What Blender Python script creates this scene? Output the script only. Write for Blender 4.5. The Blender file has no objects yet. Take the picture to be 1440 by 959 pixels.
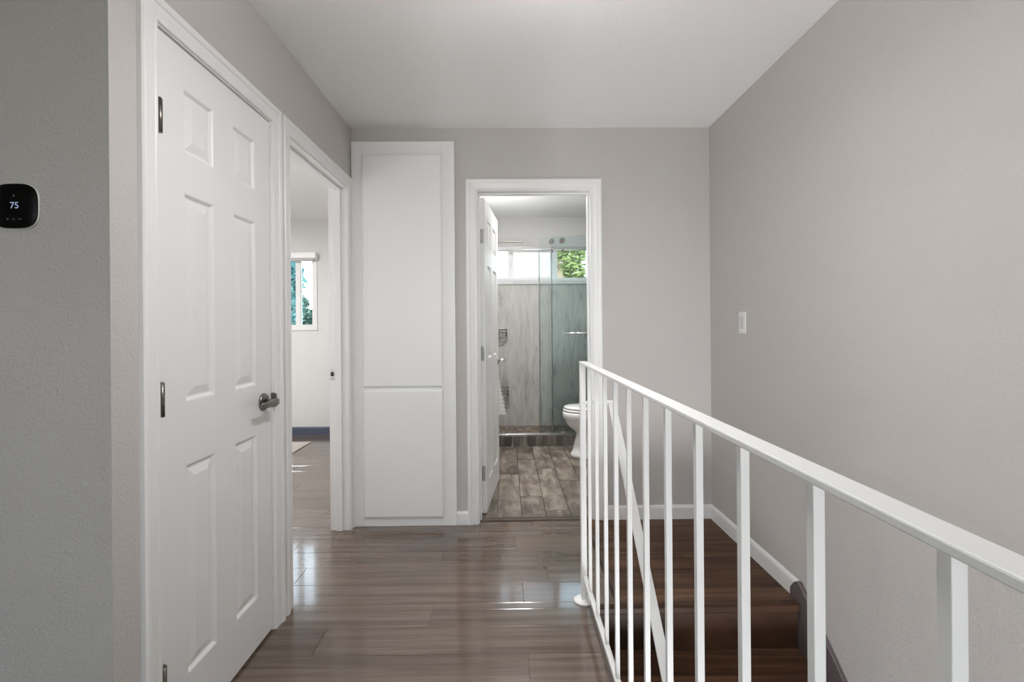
import bpy, bmesh, math, random
from mathutils import Vector, Matrix

random.seed(7)
PI = math.pi
S = bpy.context.scene
COL = S.collection

# ------------------------------------------------------------------ helpers
class MB:
    """collects shapes for ONE mesh object"""
    def __init__(s):
        s.v = []; s.f = []; s.sm = []; s.attr = []
    def add(s, vs, fs, smooth=False, a=0.0):
        b = len(s.v)
        s.v.extend(tuple(p) for p in vs)
        for f in fs:
            s.f.append(tuple(b + i for i in f)); s.sm.append(smooth); s.attr.append(a)
    def box(s, x0, x1, y0, y1, z0, z1, a=0.0):
        vs = [(x0,y0,z0),(x1,y0,z0),(x1,y1,z0),(x0,y1,z0),(x0,y0,z1),(x1,y0,z1),(x1,y1,z1),(x0,y1,z1)]
        s.add(vs, [(0,3,2,1),(4,5,6,7),(0,1,5,4),(1,2,6,5),(2,3,7,6),(3,0,4,7)], False, a)
    def quad(s, p0, p1, p2, p3, smooth=False, a=0.0):
        s.add([p0,p1,p2,p3], [(0,1,2,3)], smooth, a)
    def rings(s, rings, cap0=True, cap1=True, smooth=True, closed=True):
        n = len(rings[0]); b = len(s.v)
        vs = [p for r in rings for p in r]
        fs = []
        for i in range(len(rings) - 1):
            for j in range(n if closed else n - 1):
                k = (j + 1) % n
                fs.append((i*n+j, i*n+k, (i+1)*n+k, (i+1)*n+j))
        s.add(vs, fs, smooth)
        caps = []
        if cap0: caps.append(tuple(b + i for i in reversed(range(n))))
        if cap1: caps.append(tuple(b + (len(rings)-1)*n + i for i in range(n)))
        for c in caps:
            s.f.append(c); s.sm.append(False); s.attr.append(0.0)
    def cyl(s, c, axis, r, h, n=24, r2=None, smooth=True):
        """cylinder from c along axis for h"""
        a = Vector(axis).normalized(); t = a.orthogonal().normalized(); u = a.cross(t)
        r2 = r if r2 is None else r2
        c = Vector(c)
        R = []
        for d, rr in ((0, r), (h, r2)):
            R.append([c + a*d + (t*math.cos(2*PI*i/n) + u*math.sin(2*PI*i/n))*rr for i in range(n)])
        s.rings(R, smooth=smooth)
    def lathe(s, c, axis, prof, n=28):
        """prof: list of (radius, distance along axis)"""
        a = Vector(axis).normalized(); t = a.orthogonal().normalized(); u = a.cross(t); c = Vector(c)
        s.rings([[c + a*d + (t*math.cos(2*PI*i/n) + u*math.sin(2*PI*i/n))*max(r, 1e-5) for i in range(n)] for r, d in prof])
    def tube(s, pts, r, n=8, closed=False):
        pts = [Vector(p) for p in pts]
        m = len(pts); R = []
        up = None
        for i, p in enumerate(pts):
            d = (pts[(i+1) % m] - pts[i-1]) if (closed or 0 < i < m-1) else (pts[1]-pts[0] if i == 0 else pts[-1]-pts[-2])
            d.normalize()
            if up is None: up = d.orthogonal().normalized()
            up = (up - d*up.dot(d)).normalized()
            w = d.cross(up)
            R.append([p + (up*math.cos(2*PI*k/n) + w*math.sin(2*PI*k/n))*r for k in range(n)])
        if closed: R.append(R[0])
        s.rings(R, not closed, not closed)
    def sweep(s, path_fn, prof, smooth=False):
        """path_fn(u,v) -> list of points along the path for the profile point (u,v)"""
        cols = [path_fn(u, v) for u, v in prof]
        n = len(prof); m = len(cols[0])
        vs = [cols[i][j] for j in range(m) for i in range(n)]
        fs = []
        for j in range(m-1):
            for i in range(n-1):
                fs.append((j*n+i, j*n+i+1, (j+1)*n+i+1, (j+1)*n+i))
        s.add(vs, fs, smooth)
        b = len(s.v) - len(vs)
        for j in (0, m-1):
            s.f.append(tuple(b + j*n + i for i in range(n))); s.sm.append(False); s.attr.append(0.0)
    def build(s, name, m, parent=None, bevel=0, seg=2, sub=0, recalc=True, loc=None):
        me = bpy.data.meshes.new(name)
        me.from_pydata(s.v, [], s.f)
        me.polygons.foreach_set('use_smooth', s.sm)
        at = me.attributes.new('piece', 'FLOAT', 'FACE')
        at.data.foreach_set('value', s.attr)
        if recalc:
            bm = bmesh.new(); bm.from_mesh(me)
            bmesh.ops.recalc_face_normals(bm, faces=bm.faces); bm.to_mesh(me); bm.free()
        me.materials.append(m)
        o = bpy.data.objects.new(name, me); COL.objects.link(o)
        if parent is not None:
            o.parent = parent
            o.matrix_parent_inverse = parent_inv(parent)
        if bevel:
            b = o.modifiers.new('bevel', 'BEVEL'); b.width = bevel; b.segments = seg; b.limit_method = 'ANGLE'; b.angle_limit = 0.6
            b.harden_normals = False
        if sub:
            d = o.modifiers.new('sub', 'SUBSURF'); d.levels = sub; d.render_levels = sub
        return o

def parent_inv(p):
    m = Matrix.Identity(4); q = p
    chain = []
    while q is not None:
        chain.append(q.matrix_basis.copy() if q.parent is None else q.matrix_parent_inverse @ q.matrix_basis); q = q.parent
    for c in reversed(chain): m = m @ c
    return m.inverted()

def tag(o, label=None, cat=None, group=None, kind=None):
    if label: o['label'] = label
    if cat: o['category'] = cat
    if group: o['group'] = group
    if kind: o['kind'] = kind
    return o

def empty(name, loc, label, cat, group=None):
    o = bpy.data.objects.new(name, None); COL.objects.link(o)
    o.location = loc; o.empty_display_size = 0.05
    return tag(o, label, cat, group)

def struct(name, mb, m, label, cat, **k):
    return tag(mb.build(name, m, **k), label, cat, kind='structure')

# ------------------------------------------------------------------ materials
def lin(r, g, b):
    f = lambda c: (c/255/12.92) if c/255 <= 0.04045 else ((c/255+0.055)/1.055)**2.4
    return (f(r), f(g), f(b), 1)

def new_mat(name):
    m = bpy.data.materials.new(name); m.use_nodes = True
    nt = m.node_tree; nt.nodes.clear()
    out = nt.nodes.new('ShaderNodeOutputMaterial')
    return m, nt, out

def N(nt, t, **k):
    n = nt.nodes.new(t)
    for a, v in k.items():
        if a.startswith('i_'): n.inputs[a[2:].replace('_', ' ')].default_value = v
        else: setattr(n, a, v)
    return n

def L(nt, a, b): nt.links.new(a, b)

def pbr(name, col, rough=0.5, metal=0.0, bump=None, var=0.0, spec=0.5, coat=0.0, sheen=0.0):
    """col: linear rgba.  bump=(scale, strength, distance, detail)"""
    m, nt, out = new_mat(name)
    p = N(nt, 'ShaderNodeBsdfPrincipled')
    p.inputs['Base Color'].default_value = col; p.inputs['Roughness'].default_value = rough
    p.inputs['Metallic'].default_value = metal; p.inputs['Specular IOR Level'].default_value = spec
    p.inputs['Coat Weight'].default_value = coat; p.inputs['Sheen Weight'].default_value = sheen
    L(nt, p.outputs[0], out.inputs[0])
    tc = N(nt, 'ShaderNodeTexCoord')
    if var:
        nz = N(nt, 'ShaderNodeTexNoise', i_Scale=2.3, i_Detail=3.0)
        L(nt, tc.outputs['Object'], nz.inputs['Vector'])
        mx = N(nt, 'ShaderNodeMix', data_type='RGBA')
        mx.inputs[6].default_value = tuple(c*(1-var) for c in col[:3]) + (1,)
        mx.inputs[7].default_value = tuple(min(1, c*(1+var)) for c in col[:3]) + (1,)
        L(nt, nz.outputs[0], mx.inputs[0]); L(nt, mx.outputs[2], p.inputs['Base Color'])
    if bump:
        sc, st, di, de = bump
        nz = N(nt, 'ShaderNodeTexNoise', i_Scale=sc, i_Detail=de, i_Roughness=0.55)
        L(nt, tc.outputs['Object'], nz.inputs['Vector'])
        b = N(nt, 'ShaderNodeBump', i_Strength=st, i_Distance=di)
        L(nt, nz.outputs[0], b.inputs['Height']); L(nt, b.outputs[0], p.inputs['Normal'])
    return m

def emit_mat(name, col, s):
    m, nt, out = new_mat(name)
    e = N(nt, 'ShaderNodeEmission'); e.inputs[0].default_value = col; e.inputs[1].default_value = s
    L(nt, e.outputs[0], out.inputs[0]); return m

def glass_mat(name, tint, refl=0.06):
    m, nt, out = new_mat(name)
    t = N(nt, 'ShaderNodeBsdfTransparent'); t.inputs[0].default_value = tint
    g = N(nt, 'ShaderNodeBsdfGlossy', i_Roughness=0.02); g.inputs[0].default_value = (.9, .95, .95, 1)
    fr = N(nt, 'ShaderNodeFresnel', i_IOR=1.35)
    mx = N(nt, 'ShaderNodeMixShader')
    L(nt, fr.outputs[0], mx.inputs[0]); L(nt, t.outputs[0], mx.inputs[1]); L(nt, g.outputs[0], mx.inputs[2])
    L(nt, mx.outputs[0], out.inputs[0]); return m

def frosted_mat(name, col):
    m, nt, out = new_mat(name)
    t = N(nt, 'ShaderNodeBsdfTranslucent'); t.inputs[0].default_value = col
    g = N(nt, 'ShaderNodeBsdfGlossy', i_Roughness=0.3); g.inputs[0].default_value = (.8, .8, .8, 1)
    mx = N(nt, 'ShaderNodeMixShader', i_Fac=0.05)
    r = N(nt, 'ShaderNodeBsdfRefraction', i_Roughness=0.45, i_IOR=1.02); r.inputs[0].default_value = col
    m0 = N(nt, 'ShaderNodeMixShader', i_Fac=0.5)
    L(nt, t.outputs[0], m0.inputs[1]); L(nt, r.outputs[0], m0.inputs[2])
    L(nt, m0.outputs[0], mx.inputs[1]); L(nt, g.outputs[0], mx.inputs[2])
    L(nt, mx.outputs[0], out.inputs[0]); return m

def wood_floor(name, dark, mid, light, axis='X', rough=0.2, spec=0.5, coat=0.0, grain=(1.1, 26.0)):
    """planks are geometry; 'piece' gives each plank its own tone and grain offset"""
    m, nt, out = new_mat(name)
    p = N(nt, 'ShaderNodeBsdfPrincipled'); L(nt, p.outputs[0], out.inputs[0])
    p.inputs['Specular IOR Level'].default_value = spec; p.inputs['Coat Weight'].default_value = coat
    p.inputs['Coat Roughness'].default_value = 0.06
    tc = N(nt, 'ShaderNodeTexCoord')
    at = N(nt, 'ShaderNodeAttribute', attribute_name='piece')
    mp = N(nt, 'ShaderNodeMapping')
    a, b = grain
    mp.inputs['Scale'].default_value = (a, b, 1) if axis == 'X' else (b, a, 1)
    L(nt, tc.outputs['Object'], mp.inputs['Vector'])
    mul = N(nt, 'ShaderNodeMath', operation='MULTIPLY'); mul.inputs[1].default_value = 37.0
    L(nt, at.outputs['Fac'], mul.inputs[0])
    n1 = N(nt, 'ShaderNodeTexNoise', noise_dimensions='4D', i_Scale=1.0, i_Detail=5.0, i_Roughness=0.6, i_Distortion=0.6)
    L(nt, mp.outputs[0], n1.inputs['Vector']); L(nt, mul.outputs[0], n1.inputs['W'])
    mp2 = N(nt, 'ShaderNodeMapping')
    mp2.inputs['Scale'].default_value = (3.0, 150, 1) if axis == 'X' else (150, 3.0, 1)
    L(nt, tc.outputs['Object'], mp2.inputs['Vector'])
    n2 = N(nt, 'ShaderNodeTexNoise', i_Scale=1.0, i_Detail=3.0, i_Roughness=0.7)
    L(nt, mp2.outputs[0], n2.inputs['Vector'])
    m1 = N(nt, 'ShaderNodeMath', operation='MULTIPLY_ADD'); m1.inputs[1].default_value = 0.22; m1.inputs[2].default_value = -0.11
    L(nt, n2.outputs[0], m1.inputs[0])
    m2 = N(nt, 'ShaderNodeMath', operation='ADD'); L(nt, n1.outputs[0], m2.inputs[0]); L(nt, m1.outputs[0], m2.inputs[1])
    m3 = N(nt, 'ShaderNodeMath', operation='MULTIPLY_ADD'); m3.inputs[1].default_value = 0.13; m3.inputs[2].default_value = -0.065
    L(nt, at.outputs['Fac'], m3.inputs[0])
    m4 = N(nt, 'ShaderNodeMath', operation='ADD'); L(nt, m2.outputs[0], m4.inputs[0]); L(nt, m3.outputs[0], m4.inputs[1])
    cr = N(nt, 'ShaderNodeValToRGB')
    e = cr.color_ramp.elements
    e[0].position = 0.33; e[0].color = dark; e[1].position = 0.68; e[1].color = light
    x = cr.color_ramp.elements.new(0.5); x.color = mid
    L(nt, m4.outputs[0], cr.inputs[0]); L(nt, cr.outputs[0], p.inputs['Base Color'])
    r = N(nt, 'ShaderNodeMath', operation='MULTIPLY_ADD'); r.inputs[1].default_value = 0.10; r.inputs[2].default_value = rough - 0.05
    L(nt, n1.outputs[0], r.inputs[0]); L(nt, r.outputs[0], p.inputs['Roughness'])
    bu = N(nt, 'ShaderNodeBump', i_Strength=0.12, i_Distance=0.0006)
    L(nt, n2.outputs[0], bu.inputs['Height']); L(nt, bu.outputs[0], p.inputs['Normal'])
    return m

def marble_mat(name):
    m, nt, out = new_mat(name)
    p = N(nt, 'ShaderNodeBsdfPrincipled', i_Roughness=0.35); L(nt, p.outputs[0], out.inputs[0])
    tc = N(nt, 'ShaderNodeTexCoord'); mp = N(nt, 'ShaderNodeMapping')
    mp.inputs['Scale'].default_value = (9, 9, 1.6); L(nt, tc.outputs['Object'], mp.inputs['Vector'])
    n1 = N(nt, 'ShaderNodeTexNoise', i_Scale=1.6, i_Detail=7.0, i_Roughness=0.68, i_Distortion=0.9)
    L(nt, mp.outputs[0], n1.inputs['Vector'])
    cr = N(nt, 'ShaderNodeValToRGB'); e = cr.color_ramp.elements
    e[0].position = 0.30; e[0].color = lin(128, 128, 127); e[1].position = 0.66; e[1].color = lin(192, 189, 184)
    x = cr.color_ramp.elements.new(0.46); x.color = lin(172, 170, 166)
    L(nt, n1.outputs[0], cr.inputs[0]); L(nt, cr.outputs[0], p.inputs['Base Color'])
    return m

def pebble_mat(name):
    m, nt, out = new_mat(name)
    p = N(nt, 'ShaderNodeBsdfPrincipled', i_Roughness=0.45); L(nt, p.outputs[0], out.inputs[0])
    tc = N(nt, 'ShaderNodeTexCoord')
    v = N(nt, 'ShaderNodeTexVoronoi', i_Scale=26.0); L(nt, tc.outputs['Object'], v.inputs['Vector'])
    ve = N(nt, 'ShaderNodeTexVoronoi', feature='DISTANCE_TO_EDGE', i_Scale=26.0); L(nt, tc.outputs['Object'], ve.inputs['Vector'])
    sx = N(nt, 'ShaderNodeSeparateColor'); L(nt, v.outputs['Color'], sx.inputs[0])
    cr = N(nt, 'ShaderNodeValToRGB'); e = cr.color_ramp.elements
    e[0].position = 0.05; e[0].color = lin(78, 62, 50); e[1].position = 0.95; e[1].color = lin(176, 160, 142)
    x = cr.color_ramp.elements.new(0.5); x.color = lin(122, 108, 94)
    L(nt, sx.outputs[0], cr.inputs[0])
    st = N(nt, 'ShaderNodeMapRange'); st.inputs[1].default_value = 0.03; st.inputs[2].default_value = 0.09
    L(nt, ve.outputs[0], st.inputs[0])
    mx = N(nt, 'ShaderNodeMix', data_type='RGBA'); mx.inputs[6].default_value = lin(96, 88, 80)
    L(nt, st.outputs[0], mx.inputs[0]); L(nt, cr.outputs[0], mx.inputs[7]); L(nt, mx.outputs[2], p.inputs['Base Color'])
    b = N(nt, 'ShaderNodeBump', i_Strength=0.8, i_Distance=0.006); L(nt, st.outputs[0], b.inputs['Height']); L(nt, b.outputs[0], p.inputs['Normal'])
    return m

def leaf_mat(name, c0, c1, c2):
    m, nt, out = new_mat(name)
    at = N(nt, 'ShaderNodeAttribute', attribute_name='piece')
    cr = N(nt, 'ShaderNodeValToRGB'); e = cr.color_ramp.elements
    e[0].color = c0; e[1].color = c2; x = e.new(0.5); x.color = c1
    L(nt, at.outputs['Fac'], cr.inputs[0])
    d = N(nt, 'ShaderNodeBsdfDiffuse'); t = N(nt, 'ShaderNodeBsdfTranslucent')
    L(nt, cr.outputs[0], d.inputs[0]); L(nt, cr.outputs[0], t.inputs[0])
    mx = N(nt, 'ShaderNodeMixShader', i_Fac=0.4)
    L(nt, d.outputs[0], mx.inputs[1]); L(nt, t.outputs[0], mx.inputs[2]); L(nt, mx.outputs[0], out.inputs[0])
    return m

def terry_mat(name):
    m = pbr(name, (.86, .86, .85, 1), 0.95, bump=(420, .8, .004, 2.0), sheen=0.4)
    return m

M = {}
M['wall'] = pbr('greige_wall_paint', (.540, .515, .498, 1), 0.62, bump=(135, .65, .0045, 3.0), spec=.35)
M['ceiling'] = pbr('white_ceiling_paint', (.90, .90, .90, 1), 0.75, bump=(95, .5, .003, 4.0), spec=.25)
M['white_wall'] = pbr('white_wall_paint', (.74, .735, .728, 1), 0.6, bump=(150, .3, .0015, 3.0), spec=.35)
M['bath_wall'] = pbr('pale_grey_bathroom_paint', (.66, .655, .645, 1), 0.6, bump=(150, .25, .0012, 3.0), spec=.35)
M['trim'] = pbr('white_semi_gloss_trim', (.84, .84, .84, 1), 0.34, bump=(60, .04, .0006, 2.0))
M['door'] = pbr('white_door_paint', (.83, .83, .83, 1), 0.36, bump=(70, .05, .0006, 2.0))
M['cabinet'] = pbr('white_cabinet_paint', (.84, .84, .84, 1), 0.38, bump=(60, .03, .0006, 2.0))
M['rail'] = pbr('white_painted_steel', (.82, .82, .815, 1), 0.36, bump=(90, .06, .0006, 2.0))
M['plastic'] = pbr('white_plastic', (.78, .78, .77, 1), 0.3)
M['rocker'] = pbr('pale_grey_rocker', (.60, .60, .60, 1), 0.3)
M['vinyl'] = pbr('white_vinyl_frame', (.84, .84, .84, 1), 0.35)
M['porcelain'] = pbr('white_porcelain', (.84, .84, .83, 1), 0.10, coat=.4)
M['nickel'] = pbr('dark_brushed_nickel', (.20, .185, .17, 1), 0.34, 1.0, bump=(300, .05, .0003, 1.0))
M['satin'] = pbr('satin_nickel', (.46, .45, .44, 1), 0.32, 1.0)
M['chrome'] = pbr('polished_chrome', (.75, .75, .76, 1), 0.12, 1.0)
M['black'] = pbr('black_glass_face', (.002, .002, .002, 1), 0.3, spec=.12)
M['rubber'] = pbr('black_rubber', (.02, .02, .02, 1), 0.6)
M['digits'] = emit_mat('lit_display_digits', lin(160, 174, 206), 0.75)
M['icons'] = emit_mat('dim_display_icons', lin(66, 66, 68), 0.6)
M['skirt'] = pbr('grey_painted_skirt', lin(98, 88, 90), 0.4, bump=(40, .08, .001, 2.0))
M['navy'] = pbr('slate_blue_baseboard', lin(84, 92, 112), 0.4)
M['nosing'] = pbr('grey_edge_nosing', lin(108, 100, 94), 0.3)
M['dark'] = pbr('dark_gap', (.03, .027, .025, 1), 0.8)
M['threshold'] = pbr('dark_wood_threshold', lin(62, 47, 38), 0.6, bump=(50, .1, .001, 2.0))
M['hall_floor'] = wood_floor('grey_brown_laminate', lin(80, 66, 57), lin(97, 82, 72), lin(115, 99, 88), 'X', 0.13, 0.55, 0.55)
M['stair_wood'] = wood_floor('dark_brown_stair_wood', lin(54, 37, 27), lin(80, 57, 43), lin(106, 79, 60), 'X', 0.42, 0.15, 0.0)
M['tile'] = wood_floor('wood_look_tile', lin(66, 58, 51), lin(109, 99, 90), lin(156, 146, 135), 'Y', 0.38, 0.4, 0.0, grain=(4.5, 11.0))
M['grout'] = pbr('dark_grout', lin(48, 42, 38), 0.8)
M['curb_tile'] = wood_floor('curb_wood_tile', lin(66, 60, 57), lin(98, 91, 86), lin(134, 126, 119), 'Y', 0.35, 0.4, 0.0, grain=(6.0, 14.0))
M['marble'] = marble_mat('grey_stone_shower_panel')
M['pebble'] = pebble_mat('pebble_shower_floor')
M['glass'] = glass_mat('clear_window_glass', (.96, .98, .98, 1))
M['shower_glass'] = glass_mat('green_tinted_shower_glass', (.94, .972, .974, 1))
M['frosted'] = frosted_mat('frosted_window_glass', (.93, .94, .95, 1))
M['seal'] = frosted_mat('clear_edge_seal', (.92, .96, .96, 1))
M['terry'] = terry_mat('white_terry')
M['rug'] = pbr('pale_woven_rug', lin(188, 182, 176), 0.95, bump=(220, .6, .003, 3.0), var=.18)
M['lamp'] = emit_mat('added_fill_diffuser', (1, .985, .97, 1), 16.0)  # glow of the added bathroom and bedroom ceiling fixtures
M['drum_c'] = emit_mat('added_bathroom_globe_glow', (1, .995, .985, 1), 48.0)  # glow of the invented globes on the bathroom wall
M['drum_b'] = emit_mat('added_bedroom_lamp_glow', (1, .99, .975, 1), 13.0)  # glow of the added lamp in the bedroom
M['drum'] = emit_mat('lit_drum_shade', (1, .99, .98, 1), 20.5)
M['grass'] = pbr('lawn', lin(96, 112, 66), 0.9, var=.3)
M['stucco'] = pbr('tan_stucco', lin(206, 176, 152), 0.9, bump=(30, .3, .01, 3.0))
M['roof'] = pbr('brown_roof', lin(120, 92, 78), 0.9, bump=(30, .3, .02, 2.0))
M['bark'] = pbr('bark', lin(96, 80, 66), 0.95, bump=(14, .8, .02, 4.0))
M['leaf_a'] = leaf_mat('yellow_green_leaves', lin(92, 108, 60), lin(146, 158, 92), lin(196, 200, 146))
M['leaf_b'] = leaf_mat('blue_green_leaves', lin(70, 120, 124), lin(108, 156, 158), lin(160, 196, 196))
M['leaf_c'] = leaf_mat('grey_green_leaves', lin(52, 84, 70), lin(86, 120, 106), lin(140, 164, 154))

# ------------------------------------------------------------------ plan (metres; camera stands at x=0,y=0)
EYE = 1.22
XL, XR = -0.95, 1.263          # hall side walls
YC, YB = 1.153, 2.94           # outside corner on the left, back wall face
CEIL = 2.44
T = 0.115
XB = -0.27                     # bathroom left wall
YX = 5.5                       # bathroom outer wall face
YBD = 5.45                     # bedroom outer wall face
XS = 0.372                     # stairwell edge
YS = 2.04                      # landing front edge
BCEIL = 2.475

# ------------------------------------------------------------------ floors made of planks
def plank_floor(name, m, rects, width, length, axis, phase, joints, label, cat, z=0.0, bev=0.0016, drop=0.0014, tilt=0.0016, base=0.06, base_m=None, seed=1):
    mb = MB(); sub = MB()
    for (x0, x1, y0, y1) in rects:
        lo, hi = (y0, y1) if axis == 'X' else (x0, x1)
        a0, a1 = (x0, x1) if axis == 'X' else (y0, y1)
        sub.box(x0, x1, y0, y1, z-base, z-0.0022)
        k = math.floor((lo - phase)/width + 1e-6)
        while phase + k*width < hi - 1e-6:
            r0, r1 = max(lo, phase + k*width), min(hi, phase + (k+1)*width)
            j = joints[k] if k in joints else random.Random(seed*1000+k).uniform(0, length)
            cuts = [a0]
            c = j - math.ceil((j - a0)/length)*length
            while c < a1:
                if c > a0 + 0.05 and c < a1 - 0.05: cuts.append(c)
                c += length
            cuts.append(a1)
            for p, q in zip(cuts, cuts[1:]):
                rnd = random.Random(seed*7919 + k*131 + int(math.floor((q-1e-4-j)/length))*17)
                pid = rnd.random()
                tu, tv = rnd.gauss(0, tilt*.35), rnd.gauss(0, tilt)
                cu, cv = (p+q)/2, (r0+r1)/2
                def P(u, v, dz):
                    zz = z + dz + max(-.0012, min(.0012, (u-cu)*tu*.25 + (v-cv)*tv))
                    return (u, v, zz) if axis == 'X' else (v, u, zz)
                o = [P(p, r0, -drop), P(q, r0, -drop), P(q, r1, -drop), P(p, r1, -drop)]
                i = [P(p+bev, r0+bev, 0), P(q-bev, r0+bev, 0), P(q-bev, r1-bev, 0), P(p+bev, r1-bev, 0)]
                mb.add(o + i, [(4,5,6,7), (0,1,5,4), (1,2,6,5), (2,3,7,6), (3,0,4,7)], False, pid)
            k += 1
    o = struct(name, mb, m, label, cat)
    sub.build('subfloor', base_m or M['dark'], o)
    return o

PH = 1.773
hall_j = {0: -0.735, 1: -0.33, 2: 0.065, 4: -0.35, 5: -1.16+1.2, -1: 0.07}
LZ = .020                               # landing stands a little proud of the hallway floor
XF = .478                               # seam between hallway floor and landing
RB, RT = PH+.163, PH+.163*7             # row lines
plank_floor('floor', M['hall_floor'], [(-1.02, XS-0.012, -2.6, RB), (-4.4, XS-0.012, RB, YS+.012), (-4.4, XF, YS+.012, RT), (-1.02, XF, RT, 2.985), (-4.4, -1.02, RT, YBD)], .163, 1.215, 'X', PH, hall_j,
            'glossy grey-brown plank floor of the hallway and bedroom left of the white railing', 'floor', seed=5)
plank_floor('floor_landing', M['stair_wood'], [(XF, XR, YS+.012, 2.985)], .163, 1.6, 'X', PH+.06, {},
            'dark brown plank landing at the head of the stairs by the right wall', 'floor', z=LZ, seed=9)
b = MB(); b.rings([[(XF-.012, y, -.001), (XF-.010, y, .010), (XF-.003, y, LZ+.002), (XF+.010, y, LZ+.002), (XF+.012, y, -.001)] for y in (YS+.012, YB-.015)], smooth=False)
struct('trim_landing_seam', b, M['threshold'], 'thin dark seam strip where hallway floor meets the dark landing', 'floor trim')
b = MB(); b.box(-3.2, -1.02, -2.6, YC+.02, -.06, -.0)
struct('floor_entry', b, M['hall_floor'], 'plank floor around the corner below the thermostat', 'floor')
b = MB(); b.box(XS-0.012, XR, -2.6, -1.2, -.06, 0)
struct('floor_entry_right', b, M['hall_floor'], 'plank floor beyond the stairwell behind the viewer', 'floor')
plank_floor('floor_bathroom', M['tile'], [(XB-.02, XR, 3.0, 4.80)], .157, .92, 'Y', .087, {0: 3.4-.0, 1: 4.05, 2: 3.72, -1: 3.9},
            'grey-brown wood-look tile floor of the bathroom', 'floor', z=.004, bev=.0034, drop=.004, tilt=.0005, base_m=M['grout'], seed=12)

# ------------------------------------------------------------------ walls
def wall_y(mb, x0, x1, y0, y1, z0, z1, holes=()):
    """slab between y0..y1 spanning x with rectangular holes (xa, xb, za, zb)"""
    xs = sorted({x0, x1, *[h[0] for h in holes], *[h[1] for h in holes]})
    for a, c in zip(xs, xs[1:]):
        hs = sorted([(h[2], h[3]) for h in holes if h[0] <= a and h[1] >= c])
        z = z0
        for (p, q) in hs:
            if p > z: mb.box(a, c, y0, y1, z, p)
            z = q
        if z < z1: mb.box(a, c, y0, y1, z, z1)

def wall_x(mb, x0, x1, y0, y1, z0, z1, holes=()):
    ys = sorted({y0, y1, *[h[0] for h in holes], *[h[1] for h in holes]})
    for a, c in zip(ys, ys[1:]):
        hs = sorted([(h[2], h[3]) for h in holes if h[0] <= a and h[1] >= c])
        z = z0
        for (p, q) in hs:
            if p > z: mb.box(x0, x1, a, c, z, p)
            z = q
        if z < z1: mb.box(x0, x1, a, c, z, z1)

JT = 0.019                              # jamb thickness
D1 = (1.31, 1.935, 2.052)               # closet opening between jamb faces along y, height
D2 = (2.097, 2.868, 2.052)              # bedroom opening
D3 = (-0.175, 0.520, 2.052)             # bathroom opening along x

b = MB()
wall_x(b, XL-T, XL, YC, YB+T, -.06, CEIL+.02, [(D1[0]-JT, D1[1]+JT, -.06, D1[2]+JT), (D2[0]-JT, D2[1]+JT, -.06, D2[2]+JT)])
struct('wall_left', b, M['wall'], 'greige left wall of the hallway holding two white doorways', 'wall')
b = MB(); b.box(-3.2, XL-T, YC, YC+T, -.06, CEIL+.02)
struct('wall_front_left', b, M['wall'], 'shaded greige wall at far left carrying the thermostat', 'wall')
b = MB(); wall_y(b, XL, XR, YB, YB+T, -.06, CEIL+.02, [(D3[0]-JT, D3[1]+JT, -.06, D3[2]+JT)])
struct('wall_back', b, M['wall'], 'greige back wall around the bathroom doorway and white built-in cabinet', 'wall')
b = MB(); b.box(XR, XR+T, -2.72, YB+T, -2.7, CEIL+.02)
struct('wall_right', b, M['wall'], 'long greige right wall rising beside the stairs', 'wall')
b = MB(); wall_y(b, -3.32, XR, -2.72, -2.6, -.06, CEIL+.02, [(-2.3, 0.3, .75, 2.15)])
struct('wall_front', b, M['wall'], 'greige wall behind the viewer with a wide window opening', 'wall')
b = MB(); b.box(-3.32, -3.2, -2.6, YC+T, -.06, CEIL+.02)
struct('wall_entry_left', b, M['wall'], 'greige far left wall of the front room outside the picture', 'wall')
b = MB(); b.box(-3.32, XR+T, -2.72, YB+.06, CEIL, CEIL+.12)
struct('ceiling', b, M['ceiling'], 'white textured ceiling of the hallway', 'ceiling')
# bedroom shell
b = MB(); b.box(-4.5, XL-T, 1.9, 2.0, -.06, CEIL+.02)
struct('wall_bedroom_near', b, M['white_wall'], 'near wall of the bedroom hidden behind the hall wall', 'wall')
b = MB(); b.box(-4.5, -4.4, 2.0, YBD+.12, -.06, CEIL+.02)
struct('wall_bedroom_left', b, M['white_wall'], 'left wall of the bedroom hidden by the closet door', 'wall')
b = MB(); b.box(-1.04, -.94, YB+T, YBD+.12, -.06, CEIL+.02)
struct('wall_bedroom_right', b, M['white_wall'], 'partition between the bedroom and the linen closet', 'wall')
WB = (-3.36, -2.175, 1.215, 2.03)       # bedroom window hole
b = MB(); wall_y(b, -4.5, -.94, YBD, YBD+.12, -.06, CEIL+.02, [WB])
struct('wall_bedroom_back', b, M['white_wall'], 'pale far wall of the bedroom with the window', 'wall')
b = MB(); b.box(-4.5, XL-T, 1.9, YBD+.12, CEIL, CEIL+.12); b.box(XL-T, -.94, YB+.06, YBD+.12, CEIL, CEIL+.12)
struct('ceiling_bedroom', b, M['ceiling'], 'white ceiling of the bedroom through the left doorway', 'ceiling')
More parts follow.
